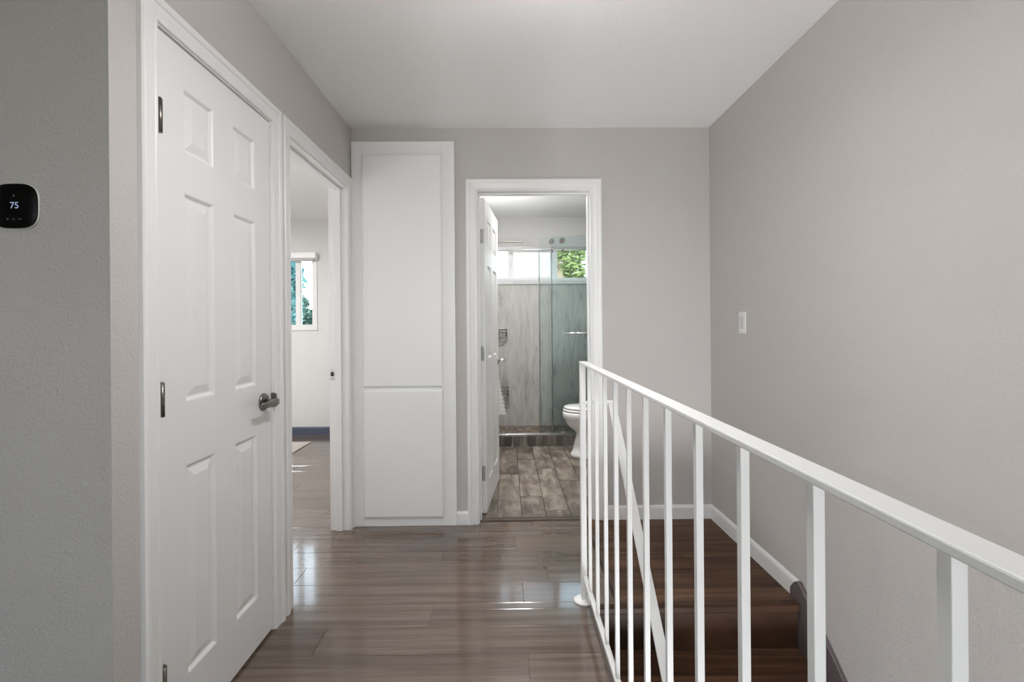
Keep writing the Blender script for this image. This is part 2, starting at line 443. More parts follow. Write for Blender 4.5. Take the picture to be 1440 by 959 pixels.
# bathroom shell
b = MB(); b.box(XB-.1, XB, YB+T, YX+.12, -.06, BCEIL+.02)
struct('wall_bathroom_left', b, M['bath_wall'], 'left wall of the bathroom hidden behind the open door', 'wall')
b = MB(); b.box(XR, XR+T, YB+T, YX+.12, -.06, BCEIL+.02)
struct('wall_bathroom_right', b, M['bath_wall'], 'right wall of the bathroom behind the toilet tank', 'wall')
WT = (XB+.0, 0.965, 1.735, 2.125)       # bathroom window hole
b = MB(); wall_y(b, XB-.1, XR, YX, YX+.12, -.06, BCEIL+.02, [(WT[0]+.012, WT[1], WT[2], WT[3])])
struct('wall_bathroom_back', b, M['bath_wall'], 'pale far wall above the shower with the high window', 'wall')
b = MB(); b.box(XB-.1, XR+T, YB+.06, YX+.12, BCEIL, BCEIL+.12)
struct('ceiling_bathroom', b, M['ceiling'], 'white ceiling of the bathroom', 'ceiling')
# stairwell shell below the floor
b = MB(); b.box(XS-.1, XS-.012, -1.2, YS+.1, -2.7, -.061)
struct('wall_stair_left', b, M['wall'], 'stairwell side wall below the hallway floor edge', 'wall')
b = MB(); b.box(XS-.1, XR, -1.3, -1.2, -2.7, -.061)
struct('wall_stair_front', b, M['wall'], 'stairwell end wall below the viewer', 'wall')
b = MB(); b.box(XS-.012, XR, YS+.07, YS+.1, -2.7, -.061)
struct('wall_stair_back', b, M['wall'], 'stairwell wall under the landing', 'wall')
b = MB(); b.box(XS-.1, XR, -1.3, YS+.1, -2.75, -2.6)
struct('floor_lower', b, M['stair_wood'], 'lower floor at the foot of the stairs', 'floor')

# ------------------------------------------------------------------ casings and jambs
CW = 0.066
CAS = [(0, 0), (0, .008), (.004, .0105), (.010, .0105), (.013, .0085), (.030, .0115), (.040, .0125), (.044, .0165), (.055, .0185), (.062, .0175), (CW, .013), (CW, 0)]
def casing(mb, O, A, Nn, a0, a1, h, z0=0.0):
    O, A, Nn = Vector(O), Vector(A), Vector(Nn); Z = Vector((0, 0, 1))
    def f(u, v):
        n = Nn*v
        return [O + A*(a0-u) + Z*z0 + n, O + A*(a0-u) + Z*(h+u) + n, O + A*(a1+u) + Z*(h+u) + n, O + A*(a1+u) + Z*z0 + n]
    mb.sweep(f, CAS)

def door_frame_x(name, D, label, stop_at, hall_x=XL):
    """frame in the left wall"""
    y0, y1, h = D
    b = MB(); casing(b, (hall_x, 0, 0), (0, 1, 0), (1, 0, 0), y0-.005, y1+.005, h+.005)
    o = struct(name, b, M['trim'], label, 'door frame')
    j = MB()
    for (p, q) in ((y0-JT, y0), (y1, y1+JT)): j.box(hall_x-T-.001, hall_x+.001, p, q, 0, h)
    j.box(hall_x-T-.001, hall_x+.001, y0-JT, y1+JT, h, h+JT)
    j.build('jamb', M['trim'], o, bevel=.0012)
    s = MB(); w = .011; a, c = stop_at
    s.box(a, c, y0, y0+w, 0, h-w); s.box(a, c, y1-w, y1, 0, h-w); s.box(a, c, y0, y1, h-w, h)
    s.build('door_stop', M['trim'], o, bevel=.002)
    return o

fr1 = door_frame_x('trim_closet_doorway', D1, 'white moulded casing framing the closed six-panel closet door', (XL-.075, XL-.042))
fr2 = door_frame_x('trim_bedroom_doorway', D2, 'white moulded casing framing the open bedroom doorway', (XL-.078, XL-.040))
b = MB(); casing(b, (0, YB, 0), (1, 0, 0), (0, -1, 0), D3[0]-.005, D3[1]+.005, D3[2]+.005)
fr3 = struct('trim_bathroom_doorway', b, M['trim'], 'white moulded casing framing the bathroom doorway', 'door frame')
j = MB()
for (p, q) in ((D3[0]-JT, D3[0]), (D3[1], D3[1]+JT)): j.box(p, q, YB-.001, YB+T+.001, 0, D3[2])
j.box(D3[0]-JT, D3[1]+JT, YB-.001, YB+T+.001, D3[2], D3[2]+JT)
j.build('jamb', M['trim'], fr3, bevel=.0012)
s = MB(); w = .011; a, c = YB+.040, YB+.076
s.box(D3[0], D3[0]+w, a, c, 0, D3[2]-w); s.box(D3[1]-w, D3[1], a, c, 0, D3[2]-w); s.box(D3[0], D3[1], a, c, D3[2]-w, D3[2])
s.build('door_stop', M['trim'], fr3, bevel=.002)
for z in (1.52, 1.24):
    q = MB(); q.cyl((D3[0]-.002, YB+.092, z), (1, 0, 0), .006, .011, 12)
    q.build('rubber_bumper', M['rubber'], fr3)
# strike plates
q = MB(); q.box(XL-.055, XL-.018, D1[1]-.002, D1[1]+.001, .895, .955)
q.rings([[(XL-.018, D1[1]-.002, z0), (XL-.018, D1[1]+.0005, z0), (XL-.018, D1[1]+.0005, z1), (XL-.018, D1[1]-.002, z1)] if k == 0 else
         [(XL+x, D1[1]-y, z0), (XL+x, D1[1]-y+.0025, z0), (XL+x, D1[1]-y+.0025, z1), (XL+x, D1[1]-y, z1)]
         for k, (x, y, z0, z1) in enumerate([(-.018, 0, .90, .957), (.006, .002, .90, .957), (.020, .004, .903, .954)])], smooth=False)
tag(q.build('strike_plate', M['nickel'], fr1), 'dark nickel strike plate with curved lip')
q = MB(); q.box(XL-.112, XL-.080, D2[1]-.0025, D2[1]+.001, .906, .968)
sp = q.build('strike_plate', M['chrome'], fr2, bevel=.0008); tag(sp, 'chrome strike plate')
q = MB(); q.box(XL-.106, XL-.088, D2[1]-.0035, D2[1]-.001, .925, .951); q.build('latch_hole', M['rubber'], sp)
for z in (.914, .960):
    q = MB(); q.cyl((XL-.096, D2[1]-.004, z), (0, 1, 0), .0032, .002, 10); q.build('screw', M['nickel'], sp)

# ------------------------------------------------------------------ six panel doors
def panel_leaf(mb, W, H, TH, stile, mid, rows):
    """local: u along width, v up, n out of the front (0) to the back (-TH)"""
    pw = (W - 2*stile - mid)/2
    us = [0, stile, stile+pw, stile+pw+mid, W-stile, W]
    vs = [0]
    for a, c in rows: vs += [a, c]
    vs.append(H)
    prof = [(0, 0), (.004, -.0005), (.008, -.0035), (.012, -.0085), (.015, -.0095), (.018, -.0092), (.040, -.0030), (.043, -.0022)]
    for side in (0, 1):
        def P(u, v, n): return (u, n if side == 0 else -TH - n, v)
        for i in range(5):
            for k in range(len(vs)-1):
                u0, u1, v0, v1 = us[i], us[i+1], vs[k], vs[k+1]
                if i in (1, 3) and k % 2 == 1:
                    R = [[P(u0+t, v0+t, n), P(u1-t, v0+t, n), P(u1-t, v1-t, n), P(u0+t, v1-t, n)] for t, n in prof]
                    mb.rings(R, False, True, smooth=False)
                else:
                    mb.quad(P(u0, v0, 0), P(u1, v0, 0), P(u1, v1, 0), P(u0, v1, 0))
    for (a, c) in (((0, 0), (W, 0)), ((0, H), (W, H))):
        mb.quad((a[0], 0, a[1]), (c[0], 0, c[1]), (c[0], -TH, c[1]), (a[0], -TH, a[1]))
    for u in (0, W):
        mb.quad((u, 0, 0), (u, 0, H), (u, -TH, H), (u, -TH, 0))

def xform(mb, mat):
    mb.v = [tuple(mat @ Vector(p)) for p in mb.v]
    return mb

ROWS = [(.180, .805), (.988, 1.612), (1.727, 1.922)]
def hinge(mb, z, h=.092):
    """knuckle at the local hinge edge, along v; leaf plates hidden in the gap"""
    mb.cyl((-.001, .0085, z-h/2), (0, 0, 1), .0078, h, 16)
    for k in (-.3, -.1, .1, 0.3): mb.cyl((-.001, .0085, z+k*h), (0, 0, 1), .0081, .0010, 16)
    mb.cyl((-.001, .0085, z+h/2), (0, 0, 1), .0055, .004, 12)
    mb.box(-.0165, -.006, -.001, .0125, z-h/2, z+h/2)
    mb.box(-.006, .003, -.012, .003, z-h/2, z+h/2)

def lever(root, mat, X, z, u, d, m_):
    """rose + lever in local door space at u, pointing along d (+1/-1), mat maps to world"""
    r = MB(); r.lathe((u, 0, z), (0, 1, 0), [(.034, -.0005), (.034, .004), (.030, .009), (.018, .011), (.0, .011)], 32)
    rose = xform(r, mat).build('rose', m_, root)
    n = MB(); n.cyl((u, .010, z), (0, 1, 0), .0115, .040, 20, .0105)
    xform(n, mat).build('neck', m_, root)
    l = MB()
    secs = []
    for t, hw, th, off in ((-.016, .009, .009, .050), (-.013, .0125, .012, .051), (.0, .0135, .013, .052), (.03, .0125, .0115, .053), (.075, .0115, .0095, .053), (.104, .0125, .009, .051), (.112, .010, .007, .0505)):
        ring = []
        for q in range(16):
            a = 2*PI*q/16
            cx, cz = math.cos(a), math.sin(a)
            e = lambda c: math.copysign(abs(c)**.55, c)
            ring.append((u + d*t, off + e(cx)*th*.55, z + e(cz)*hw))
        secs.append(ring)
    l.rings(secs)
    xform(l, mat).build('lever', m_, root)

# closet door: hinge edge nearest the camera, face towards the hall (+x)
def leaf_matrix(origin, ang):
    """local u -> direction ang in plan, local n (front) -> to the right of it"""
    c, s_ = math.cos(ang), math.sin(ang)
    return Matrix(((c, s_, 0, origin[0]), (s_, -c, 0, origin[1]), (0, 0, 1, origin[2]), (0, 0, 0, 1)))

W1 = D1[1]-D1[0]-.006
m1 = leaf_matrix((XL-.003, D1[0]+.003, .012), PI/2)
b = MB(); panel_leaf(b, W1, 2.034, .035, .108, .108, ROWS)
door1 = struct('door_1', xform(b, m1), M['door'], 'closed white six-panel closet door with dark nickel lever', 'door')
for z in (1.79, 1.012, .237):
    h = MB(); hinge(h, z); tag(xform(h, m1).build('hinge', M['nickel'], door1), 'dark nickel hinge knuckle')
h1 = MB(); lever(door1, m1, 0, .918, W1-.062, -1, M['nickel'])
# bathroom door: opened inwards about 84 degrees
W3 = .69
TH = .035
a3 = math.radians(84.2)
m3 = leaf_matrix((-.137, 3.072, .014), a3)
b = MB(); panel_leaf(b, W3, 2.032, TH, .112, .112, ROWS)
door3 = struct('door_3', xform(b, m3), M['door'], 'white six-panel bathroom door standing open into the bathroom', 'door')
for z in (1.785, 1.028, .255):
    h = MB(); h.box(-.0016, .0005, -TH+.001, -.007, z-.047, z+.047)
    ho = tag(xform(h, m3).build('hinge', M['satin'], door3), 'satin nickel hinge leaf on the door edge')
    h = MB(); h.cyl((-.006, -TH-.003, z-.047), (0, 0, 1), .006, .094, 12); xform(h, m3).build('knuckle', M['satin'], ho)
    for dz in (-.03, 0, .03):
        h = MB(); h.cyl((-.0028, -TH+.012 + (.008 if dz == 0 else 0), z+dz), (1, 0, 0), .003, .002, 8); xform(h, m3).build('screw', M['nickel'], ho)
lever(door3, m3, 0, .94, W3-.062, -1, M['chrome'])

# ------------------------------------------------------------------ baseboards, threshold, edge nosing
def board(mb, p, q, n, h=.088, t=.014, z=0.0):
    p, q, n = Vector((*p, z)), Vector((*q, z)), Vector((*n, 0))
    prof = [(0, 0), (t, 0), (t, h-.016), (t-.003, h-.006), (t-.008, h), (0, h)]
    R = [[e + n*u + Vector((0, 0, v)) for u, v in prof] for e in (p, q)]
    mb.rings(R, smooth=False)
b = MB(); board(b, (D3[1]+.005+CW, YB), (XR, YB), (0, -1), z=LZ-.004); struct('baseboard_back', b, M['trim'], 'white baseboard on the back wall between the bathroom casing and the right corner', 'baseboard')
b = MB(); board(b, (XR, YB-.004), (XR, YS+.016), (-1, 0), z=LZ-.004); struct('baseboard_right', b, M['trim'], 'white baseboard along the right wall ending at the stairs', 'baseboard')
b = MB(); board(b, (-.318, YB), (D3[0]-.005-CW, YB), (0, -1), .083); struct('baseboard_short', b, M['trim'], 'short white baseboard piece between built-in cabinet and bathroom casing', 'baseboard')
b = MB(); board(b, (XL, D1[1]+.005+CW), (XL, D2[0]-.005-CW), (1, 0), .10, .011); struct('baseboard_left', b, M['trim'], 'sliver of white baseboard between the two left door casings', 'baseboard')
b = MB(); board(b, (-4.4, YBD), (-1.04, YBD), (0, -1), .088); struct('baseboard_bedroom', b, M['navy'], 'slate-blue baseboard on the bedroom far wall', 'baseboard')
b = MB()
R = [[(x, y, z) for y, z in ((2.972, -.002), (2.976, .006), (2.990, .011), (3.010, .010), (3.018, .003), (3.018, -.002))] for x in (D3[0], D3[1])]
b.rings(R, smooth=False)
struct('trim_threshold', b, M['threshold'], 'dark wood threshold strip in the bathroom doorway', 'threshold')
b = MB(); b.box(XS-.026, XS+.004, -1.2, YS+.02, -.05, .007)
struct('trim_stair_edge', b, M['nosing'], 'grey edge strip of the hallway floor under the railing', 'floor trim', bevel=.004)

# ------------------------------------------------------------------ staircase
st = empty('staircase', (XS, YS, -.178), 'dark brown wooden stairs descending behind the white railing', 'stairs')
RI, GO = .178, .225
b = MB(); b.box(XS-.010, XR-.020, YS-.022, YS+.014, LZ-.034, LZ+.0006); b.build('nosing', M['stair_wood'], st, bevel=.008, seg=3)
for i in range(12):
    z = -RI*i; y = YS - GO*i
    b = MB(); b.box(XS-.010, XR-.020, y, y+.022, z-RI, z-.014 if i == 0 else z-.030); r = b.build('riser', M['stair_wood'], st)
    b = MB(); b.box(XS-.010, XR-.020, y-GO-.022, y+.004, z-RI-.032, z-RI, a=random.random()); b.build('tread', M['stair_wood'], st, bevel=.008, seg=3)
b = MB()
y0_ = 2.035; e = 2.75
prof = [(2.098, -.02), (2.098, .055), (2.072, .088), (2.052, .103), (y0_, .108), (y0_-e, .108-.83*e), (y0_-e, .108-.83*e-.42), (2.07, -.30)]
b.rings([[(x, y, z) for y, z in prof] for x in (XR-.019, XR-.001)], smooth=False)
tag(b.build('skirt_board', M['skirt'], st, bevel=.003), 'grey painted skirt board along the right wall')

# ------------------------------------------------------------------ railing
XRAIL = .337
rl = empty('stair_railing', (XRAIL-.004, 2.106, 0), 'white steel railing with slim square balusters along the stairwell edge', 'railing')
b = MB(); b.box(XRAIL-.017, XRAIL+.017, -.45, 2.122, EYE-.1705, EYE-.1605); b.build('top_rail', M['rail'], rl, bevel=.002)
b = MB(); b.box(XRAIL-.010, XRAIL+.008, -.45, 2.10, .103, .119); b.build('bottom_rail', M['rail'], rl, bevel=.0015)
b = MB(); b.box(XRAIL-.0125-.004, XRAIL+.0125-.004, 2.094, 2.119, .008, EYE-.170); post = b.build('post', M['rail'], rl, bevel=.0018)
b = MB(); b.lathe((XRAIL-.006, 2.106, 0), (0, 0, 1), [(.044, 0), (.044, .005), (.040, .008), (.020, .010), (.0, .010)], 36); fl = b.build('flange', M['rail'], post)
b = MB(); b.box(XRAIL-.0065, XRAIL+.0065, -.0064, .0064, .118, EYE-.170)
bal = b.build('baluster', M['rail'], rl, bevel=.001)
bal.location.y = .3585
base_loc = bal.location.copy()
for i in list(range(1, 11)) + [-1, -2, -3, -4]:
    c = bal.copy(); COL.objects.link(c); c.location.y = .3585 + .1605*i
# sloping stair handrail welded to the post
HX = .460
b = MB()
b.box(XRAIL-.004, HX+.016, 2.090, 2.122, .872, .882)
tag(b.build('handrail_return', M['rail'], rl, bevel=.0015), 'short level bar joining post and sloping handrail')
b = MB()
sl = .969; L0 = 1.95
R = []
for (y, z) in ((2.122, .882+.002), (2.092, .880), (2.06, .853), (2.106-L0, .882-.012-sl*(L0-.012))):
    nrm = Vector((0, 0, 1)) if y > 2.09 else Vector((0, -sl, 1)).normalized()*1.0
    d = Vector((0, nrm.y, nrm.z))
    R.append([Vector((HX-.0165, y, z)), Vector((HX+.0165, y, z)), Vector((HX+.0165, y, z)) - Vector((0, d.y, d.z))*.010, Vector((HX-.0165, y, z)) - Vector((0, d.y, d.z))*.010])
b.rings(R, smooth=False)
tag(b.build('stair_handrail', M['rail'], rl, bevel=.0012), 'flat white handrail sloping down the stairs')

# ------------------------------------------------------------------ built-in linen cabinet
CX0, CX1 = -.944, -.314
cab = empty('linen_cabinet', ((CX0+CX1)/2, YB-.02, 0), 'tall white built-in linen cabinet with two flat doors on the back wall', 'cabinet')
CY = YB-.020
b = MB()
X0, X1, X2, X3 = CX0, -.872, -.396, CX1
Z1, Z2, Z3, Z4, Z5, ZT = .062, .838, .852, 2.268, 2.268, 2.352
b.box(X0, X1, CY, YB, 0, ZT); b.box(X2, X3, CY, YB, 0, ZT)
b.box(X1, X2, CY, YB, 0, ZT)
b.build('face_frame', M['cabinet'], cab, bevel=.0018)
for (z0, z1) in ((.852, 2.270), (.056, .834)):
    b = MB()
    u0, u1 = X1-.004, X2+.004
    prof = [(0, -.006), (0, .011), (.003, .0145), (.009, .0165), (.013, .017)]
    R = [[(u0+t, CY-n, z0+t), (u1-t, CY-n, z0+t), (u1-t, CY-n, z1-t), (u0+t, CY-n, z1-t)] for t, n in prof]
    b.rings(R, True, True, smooth=False)
    b.build('door', M['cabinet'], cab)

# ------------------------------------------------------------------ thermostat
TX, TZ, TY = -1.1675, 1.514, YC
def squircle(cx, cz, y, w, h, n=72, e=.60):
    pts = []
    for i in range(n):
        a = 2*PI*i/n
        pts.append((cx + math.copysign(abs(math.cos(a))**e, math.cos(a))*w/2, y, cz + math.copysign(abs(math.sin(a))**e, math.sin(a))*h/2))
    return pts
th = empty('thermostat', (TX, TY, TZ-.05), 'black rounded smart thermostat showing 75 on the left wall', 'thermostat')
b = MB(); b.rings([squircle(TX, TZ, TY, .108, .1055), squircle(TX, TZ, TY-.003, .1095, .107), squircle(TX, TZ, TY-.0055, .1095, .107), squircle(TX, TZ, TY-.0065, .108, .1055)]); tag(b.build('body', M['plastic'], th), 'pale plastic body rim')
b = MB(); b.rings([squircle(TX, TZ, TY-.0062, .1085, .106), squircle(TX, TZ, TY-.0085, .1085, .106), squircle(TX, TZ, TY-.0092, .1065, .104), squircle(TX, TZ, TY-.0094, .05, .05)]); tag(b.build('screen', M['black'], th), 'glossy black screen')
def text_obj(name, s, size, loc, mat, parent):
    cu = bpy.data.curves.new(name, 'FONT'); cu.body = s; cu.size = size; cu.extrude = .0002; cu.align_x = 'CENTER'; cu.align_y = 'CENTER'
    o = bpy.data.objects.new(name, cu); COL.objects.link(o)
    dg = bpy.context.evaluated_depsgraph_get(); dg.update()
    me = bpy.data.meshes.new_from_object(o.evaluated_get(dg)); bpy.data.objects.remove(o)
    me.materials.clear(); me.materials.append(mat)
    r = bpy.data.objects.new(name, me); COL.objects.link(r)
    r.parent = parent; r.matrix_parent_inverse = parent_inv(parent)
    r.location = loc; r.rotation_euler = (PI/2, 0, 0)
    return r
tag(text_obj('temperature_digits', '75', .0215, (TX+.0015, TY-.0098, TZ+.0005), M['digits'], th), 'lit digits reading 75')
q = MB(); q.lathe((TX, TY-.0095, TZ+.0245), (0, -1, 0), [(.0026, 0), (.0026, .0003), (0, .0003)], 12); q.build('status_icon', M['icons'], th)
for dx in (-.0145, 0, .0145):
    q = MB()
    if dx == 0:
        q.rings([[(TX, TY-y, TZ-.029), (TX-.003, TY-y, TZ-.0335), (TX+.003, TY-y, TZ-.0335)] for y in (.0095, .0098)], smooth=False)
    elif dx < 0: q.box(TX+dx-.0022, TX+dx+.0022, TY-.0098, TY-.0094, TZ-.0335, TZ-.029)
    else: q.box(TX+dx-.004, TX+dx+.003, TY-.0098, TY-.0094, TZ-.0325, TZ-.030)
    q.build('menu_icon', M['icons'], th)

# ------------------------------------------------------------------ light switch on the right wall
SY, SZ = 2.532, 1.227
sw = empty('light_switch', (XR, SY, SZ-.057), 'white rocker light switch on the right wall', 'light switch')
b = MB(); b.box(XR-.006, XR, SY-.0355, SY+.0355, SZ-.0575, SZ+.0575); b.build('wall_plate', M['plastic'], sw, bevel=.003, seg=3)
b = MB(); b.rings([[(XR-.0055, y, z), (XR-d, y, z)][::1] + [(XR-d2, y, z2), (XR-.0055, y, z2)] for y, d, d2, z, z2 in ((SY-.0165, .0075, .0105, SZ-.0335, SZ+.0335), (SY+.0165, .0075, .0105, SZ-.0335, SZ+.0335))], smooth=False); b.build('rocker', M['rocker'], sw, bevel=.0008)
for z in (SZ-.0485, SZ+.0485):
    b = MB(); b.cyl((XR-.0055, SY, z), (-1, 0, 0), .003, .0013, 12); b.build('screw', M['satin'], sw)

# ------------------------------------------------------------------ ceiling vent just at the top edge
vt = empty('ceiling_vent', (-.24, 1.70, CEIL-.008), 'white ceiling vent at the top edge of the picture', 'vent')
VX0, VX1, VY0, VY1 = -.53, .06, 1.56, 1.772
b = MB()
b.box(VX0, VX1, VY0, VY0+.022, CEIL-.006, CEIL); b.box(VX0, VX1, VY1-.022, VY1, CEIL-.006, CEIL)
b.box(VX0, VX0+.022, VY0, VY1, CEIL-.006, CEIL); b.box(VX1-.022, VX1, VY0, VY1, CEIL-.006, CEIL); b.build('frame', M['trim'], vt, bevel=.0015)
for i in range(8):
    y = VY0+.032+i*.0212
    b = MB(); b.rings([[(x, y, CEIL-.007), (x, y+.002, CEIL-.007), (x, y+.014, CEIL-.0005), (x, y+.012, CEIL-.0005)] for x in (VX0+.02, VX1-.02)], smooth=False); b.build('slat', M['trim'], vt)

# ------------------------------------------------------------------ hall ceiling light and added fill lights
def flush_light(name, c, r, zc, label, d=.07):
    o = empty(name, (c[0], c[1], zc-d), label, 'ceiling light')
    b = MB(); b.lathe((c[0], c[1], zc), (0, 0, -1), [(r, 0), (r, .018), (r-.012, .022), (0, .022)], 36); b.build('base', M['trim'], o)
    b = MB(); b.lathe((c[0], c[1], zc-.020), (0, 0, -1), [(r-.014, 0), (r-.02, d*.35), (r*.72, d*.62), (r*.38, d*.74), (0, d*.78)], 36)
    b.build('diffuser', M['lamp'], o)
    return o
def area(name, loc, rot, sx, sy, power, col=(1, 1, 1), spread=PI):
    l = bpy.data.lights.new(name, 'AREA'); l.shape = 'RECTANGLE'; l.size = sx; l.size_y = sy; l.energy = power; l.color = col; l.spread = spread
    o = bpy.data.objects.new(name, l); COL.objects.link(o); o.location = loc; o.rotation_euler = rot
    return o
def disk(name, loc, r, power, col=(1, .97, .93)):
    l = bpy.data.lights.new(name, 'AREA'); l.shape = 'DISK'; l.size = 2*r; l.energy = power; l.color = col
    o = bpy.data.objects.new(name, l); COL.objects.link(o); o.location = loc
    return o
def drum_light(name, c, zc, z0, z1, r, label, m_):
    o = empty(name, (c[0], c[1], z0), label, 'ceiling light')
    b = MB(); b.lathe((c[0], c[1], zc), (0, 0, -1), [(.065, 0), (.065, .012), (.05, .02), (0, .02)], 32); b.build('base', M['trim'], o)
    b = MB(); b.cyl((c[0], c[1], z1-.004), (0, 0, 1), .008, zc-z1-.01, 12); b.build('stem', M['satin'], o)
    b = MB(); h = z1-z0
    b.lathe((c[0], c[1], z1), (0, 0, -1), [(0, 0), (r-.01, .0), (r, .01), (r, h-.015), (r-.012, h), (0, h)], 40)
    b.build('diffuser', m_, o)
    return o
HLX, HLY = .08, 1.19
drum_light('hall_ceiling_light', (HLX, HLY), CEIL, 2.125, 2.305, .115, 'white drum light hanging from the hallway ceiling above the picture', M['drum'])
FLX, FLY = -2.05, 2.46
fl_ = empty('bedroom_fill_lamp', (FLX, FLY, 0), 'added unseen bedroom floor lamp lighting the hall through the doorway', 'floor lamp')  # invented lamp, added to brighten the hall's right wall and railing
b = MB(); b.lathe((FLX, FLY, 0), (0, 0, 1), [(.14, 0), (.14, .015), (.03, .03), (0, .03)], 32); b.build('base', M['satin'], fl_)
b = MB(); b.cyl((FLX, FLY, .02), (0, 0, 1), .011, 1.24, 12); b.build('pole', M['satin'], fl_)
b = MB(); b.lathe((FLX, FLY, 1.25), (0, 0, 1), [(0, 0), (.165, 0), (.17, .01), (.15, .33), (0, .335)], 40); b.build('lamp_shade', M['drum_b'], fl_)
flush_light('bathroom_fill_light', (.10, 3.93), .12, BCEIL, 'added round fill light on the bathroom ceiling, unseen above its doorway', .035)  # fixture added out of view to brighten the bathroom
vl = empty('bathroom_wall_fill', (XB, 4.28, 1.95), 'added fill light of three glowing globes, unseen behind the open bathroom door', 'wall light')  # invented wall light, added to brighten the bathroom ceiling and shower
b = MB(); b.box(XB, XB+.02, 4.02, 4.54, 1.92, 1.98); b.build('mounting_bar', M['chrome'], vl, bevel=.003)
for k in range(3):
    y = 4.10+.18*k
    b = MB(); b.cyl((XB+.018, y, 1.95), (1, 0, 0), .016, .02, 16); b.build('socket', M['chrome'], vl)
    b = MB(); b.lathe((XB+.085, y, 1.95), (0, 0, 1), [(.055*math.sin(PI*q/14), -.055*math.cos(PI*q/14)) for q in range(15)], 24); b.build('globe', M['drum_c'], vl)
disk('hall_lamp', (HLX, HLY, 2.118), .10, 8, (1, .99, .98))
flush_light('bedroom_fill_light', (-2.9, 3.8), .17, CEIL, 'added round fill light on the bedroom ceiling, unseen behind the wall')  # fixture added out of view to brighten the bedroom
disk('bedroom_fill_disk', (-2.9, 3.8, CEIL-.085), .16, 36, (1, .995, .985))  # extra lamp added to lift the bedroom far wall
disk('bathroom_fill_disk', (.10, 3.93, BCEIL-.05), .11, 24, (1, .99, .97))  # extra lamp added to lift the bathroom's brightness
area('front_window_daylight', (-1.0, -2.58, 1.45), (PI/2, 0, 0), 2.5, 1.35, 7, (1, .97, .94))
area('stairwell_fill', (.82, -1.17, -1.75), (PI/2, 0, 0), .8, 1.2, 84, (.97, .985, 1))  # area lamp added low in the stairwell to lift ceiling and back wall

# ------------------------------------------------------------------ windows
def frame_rect(mb, x0, x1, y0, y1, z0, z1, w):
    mb.box(x0, x0+w, y0, y1, z0, z1); mb.box(x1-w, x1, y0, y1, z0, z1)
    mb.box(x0+w, x1-w, y0, y1, z0, z0+w); mb.box(x0+w, x1-w, y0, y1, z1-w, z1)
# bathroom window: two frosted panes, right one slid open / clear
x0, x1, z0, z1 = WT[0]+.012, WT[1], WT[2], WT[3]
b = MB(); frame_rect(b, x0, x1, YX+.0, YX+.08, z0, z1, .034)
w1 = struct('window_1', b, M['vinyl'], 'high white vinyl window above the shower with frosted panes', 'window', bevel=.002)
for xa, xb in ((.020, .057), (.540, .592)):
    b = MB(); b.box(xa, xb, YX+.012, YX+.066, z0+.03, z1-.03); b.build('mullion', M['vinyl'], w1, bevel=.002)
b = MB(); frame_rect(b, .057, .542, YX+.022, YX+.055, z0+.03, z1-.03, .026); b.build('sash', M['vinyl'], w1, bevel=.002)
for xa, xb, mm in ((x0+.03, .022, 'frosted'), (.080, .522, 'frosted'), (.590, x1-.03, 'glass')):
    b = MB(); b.box(xa, xb, YX+.036, YX+.041, z0+.03, z1-.03); b.build('pane', M[mm], w1)
b = MB(); b.box(.040, .060, YX+.000, YX+.014, 1.88, 1.94); b.build('latch', M['plastic'], w1, bevel=.003)
b = MB(); b.box(XB, XR, YX-.034, YX+.01, 1.695, 1.735); tag(b.build('sill', M['trim'], w1, bevel=.005, seg=3), 'white sill ledge capping the shower panel')
# bedroom window
x0, x1, z0, z1 = WB
b = MB(); frame_rect(b, x0, x1, YBD-.006, YBD+.08, z0, z1, .036)
w2 = struct('window_2', b, M['vinyl'], 'white sliding window on the bedroom far wall', 'window', bevel=.002)
b = MB(); frame_rect(b, x0-.02, x1+.022, YBD-.012, YBD, z0-.03, z1+.012, .03); b.build('casing', M['trim'], w2, bevel=.002)
b = MB(); b.box(-2.405, -2.350, YBD+.012, YBD+.06, z0+.03, z1-.03); b.build('mullion', M['vinyl'], w2, bevel=.002)
for xa, xb, yy in ((x0+.03, -2.39, .046), (-2.36, x1-.03, .030)):
    b = MB(); b.box(xa, xb, YBD+yy, YBD+yy+.005, z0+.03, z1-.03); b.build('pane', M['glass'], w2)
# roller blind rolled up in its white cassette
bl = empty('window_blind', (-2.77, YBD-.03, 1.99), 'white blind rolled up in a headrail above the bedroom window', 'blind')
b = MB(); b.box(x0-.02, x1+.022, YBD-.060, YBD-.013, 2.00, 2.065); b.build('headrail', M['vinyl'], bl, bevel=.004)
b = MB(); b.cyl((x0, YBD-.036, 1.985), (1, 0, 0), .018, x1-x0, 16); b.build('rolled_shade', M['white_wall'], bl)
for xa in (x0-.0235, x1+.0218):
    b = MB(); b.box(xa, xa+.0035, YBD-.060, YBD-.013, 1.985, 2.066); b.build('end_cap', M['plastic'], bl)
b = MB(); b.cyl((-2.30, YBD-.045, 1.988), (0, 0, 1), .004, .012, 8); b.build('pull_tab', M['satin'], bl)
# front room window behind the viewer
b = MB(); frame_rect(b, -2.3, .3, -2.70, -2.62, .75, 2.15, .05); b.box(-1.03, -.97, -2.69, -2.63, .8, 2.1)
w3 = struct('window_3', b, M['vinyl'], 'wide white window of the front room behind the viewer', 'window')
b = MB(); b.box(-2.25, .25, -2.662, -2.657, .8, 2.1); b.build('pane', M['glass'], w3)

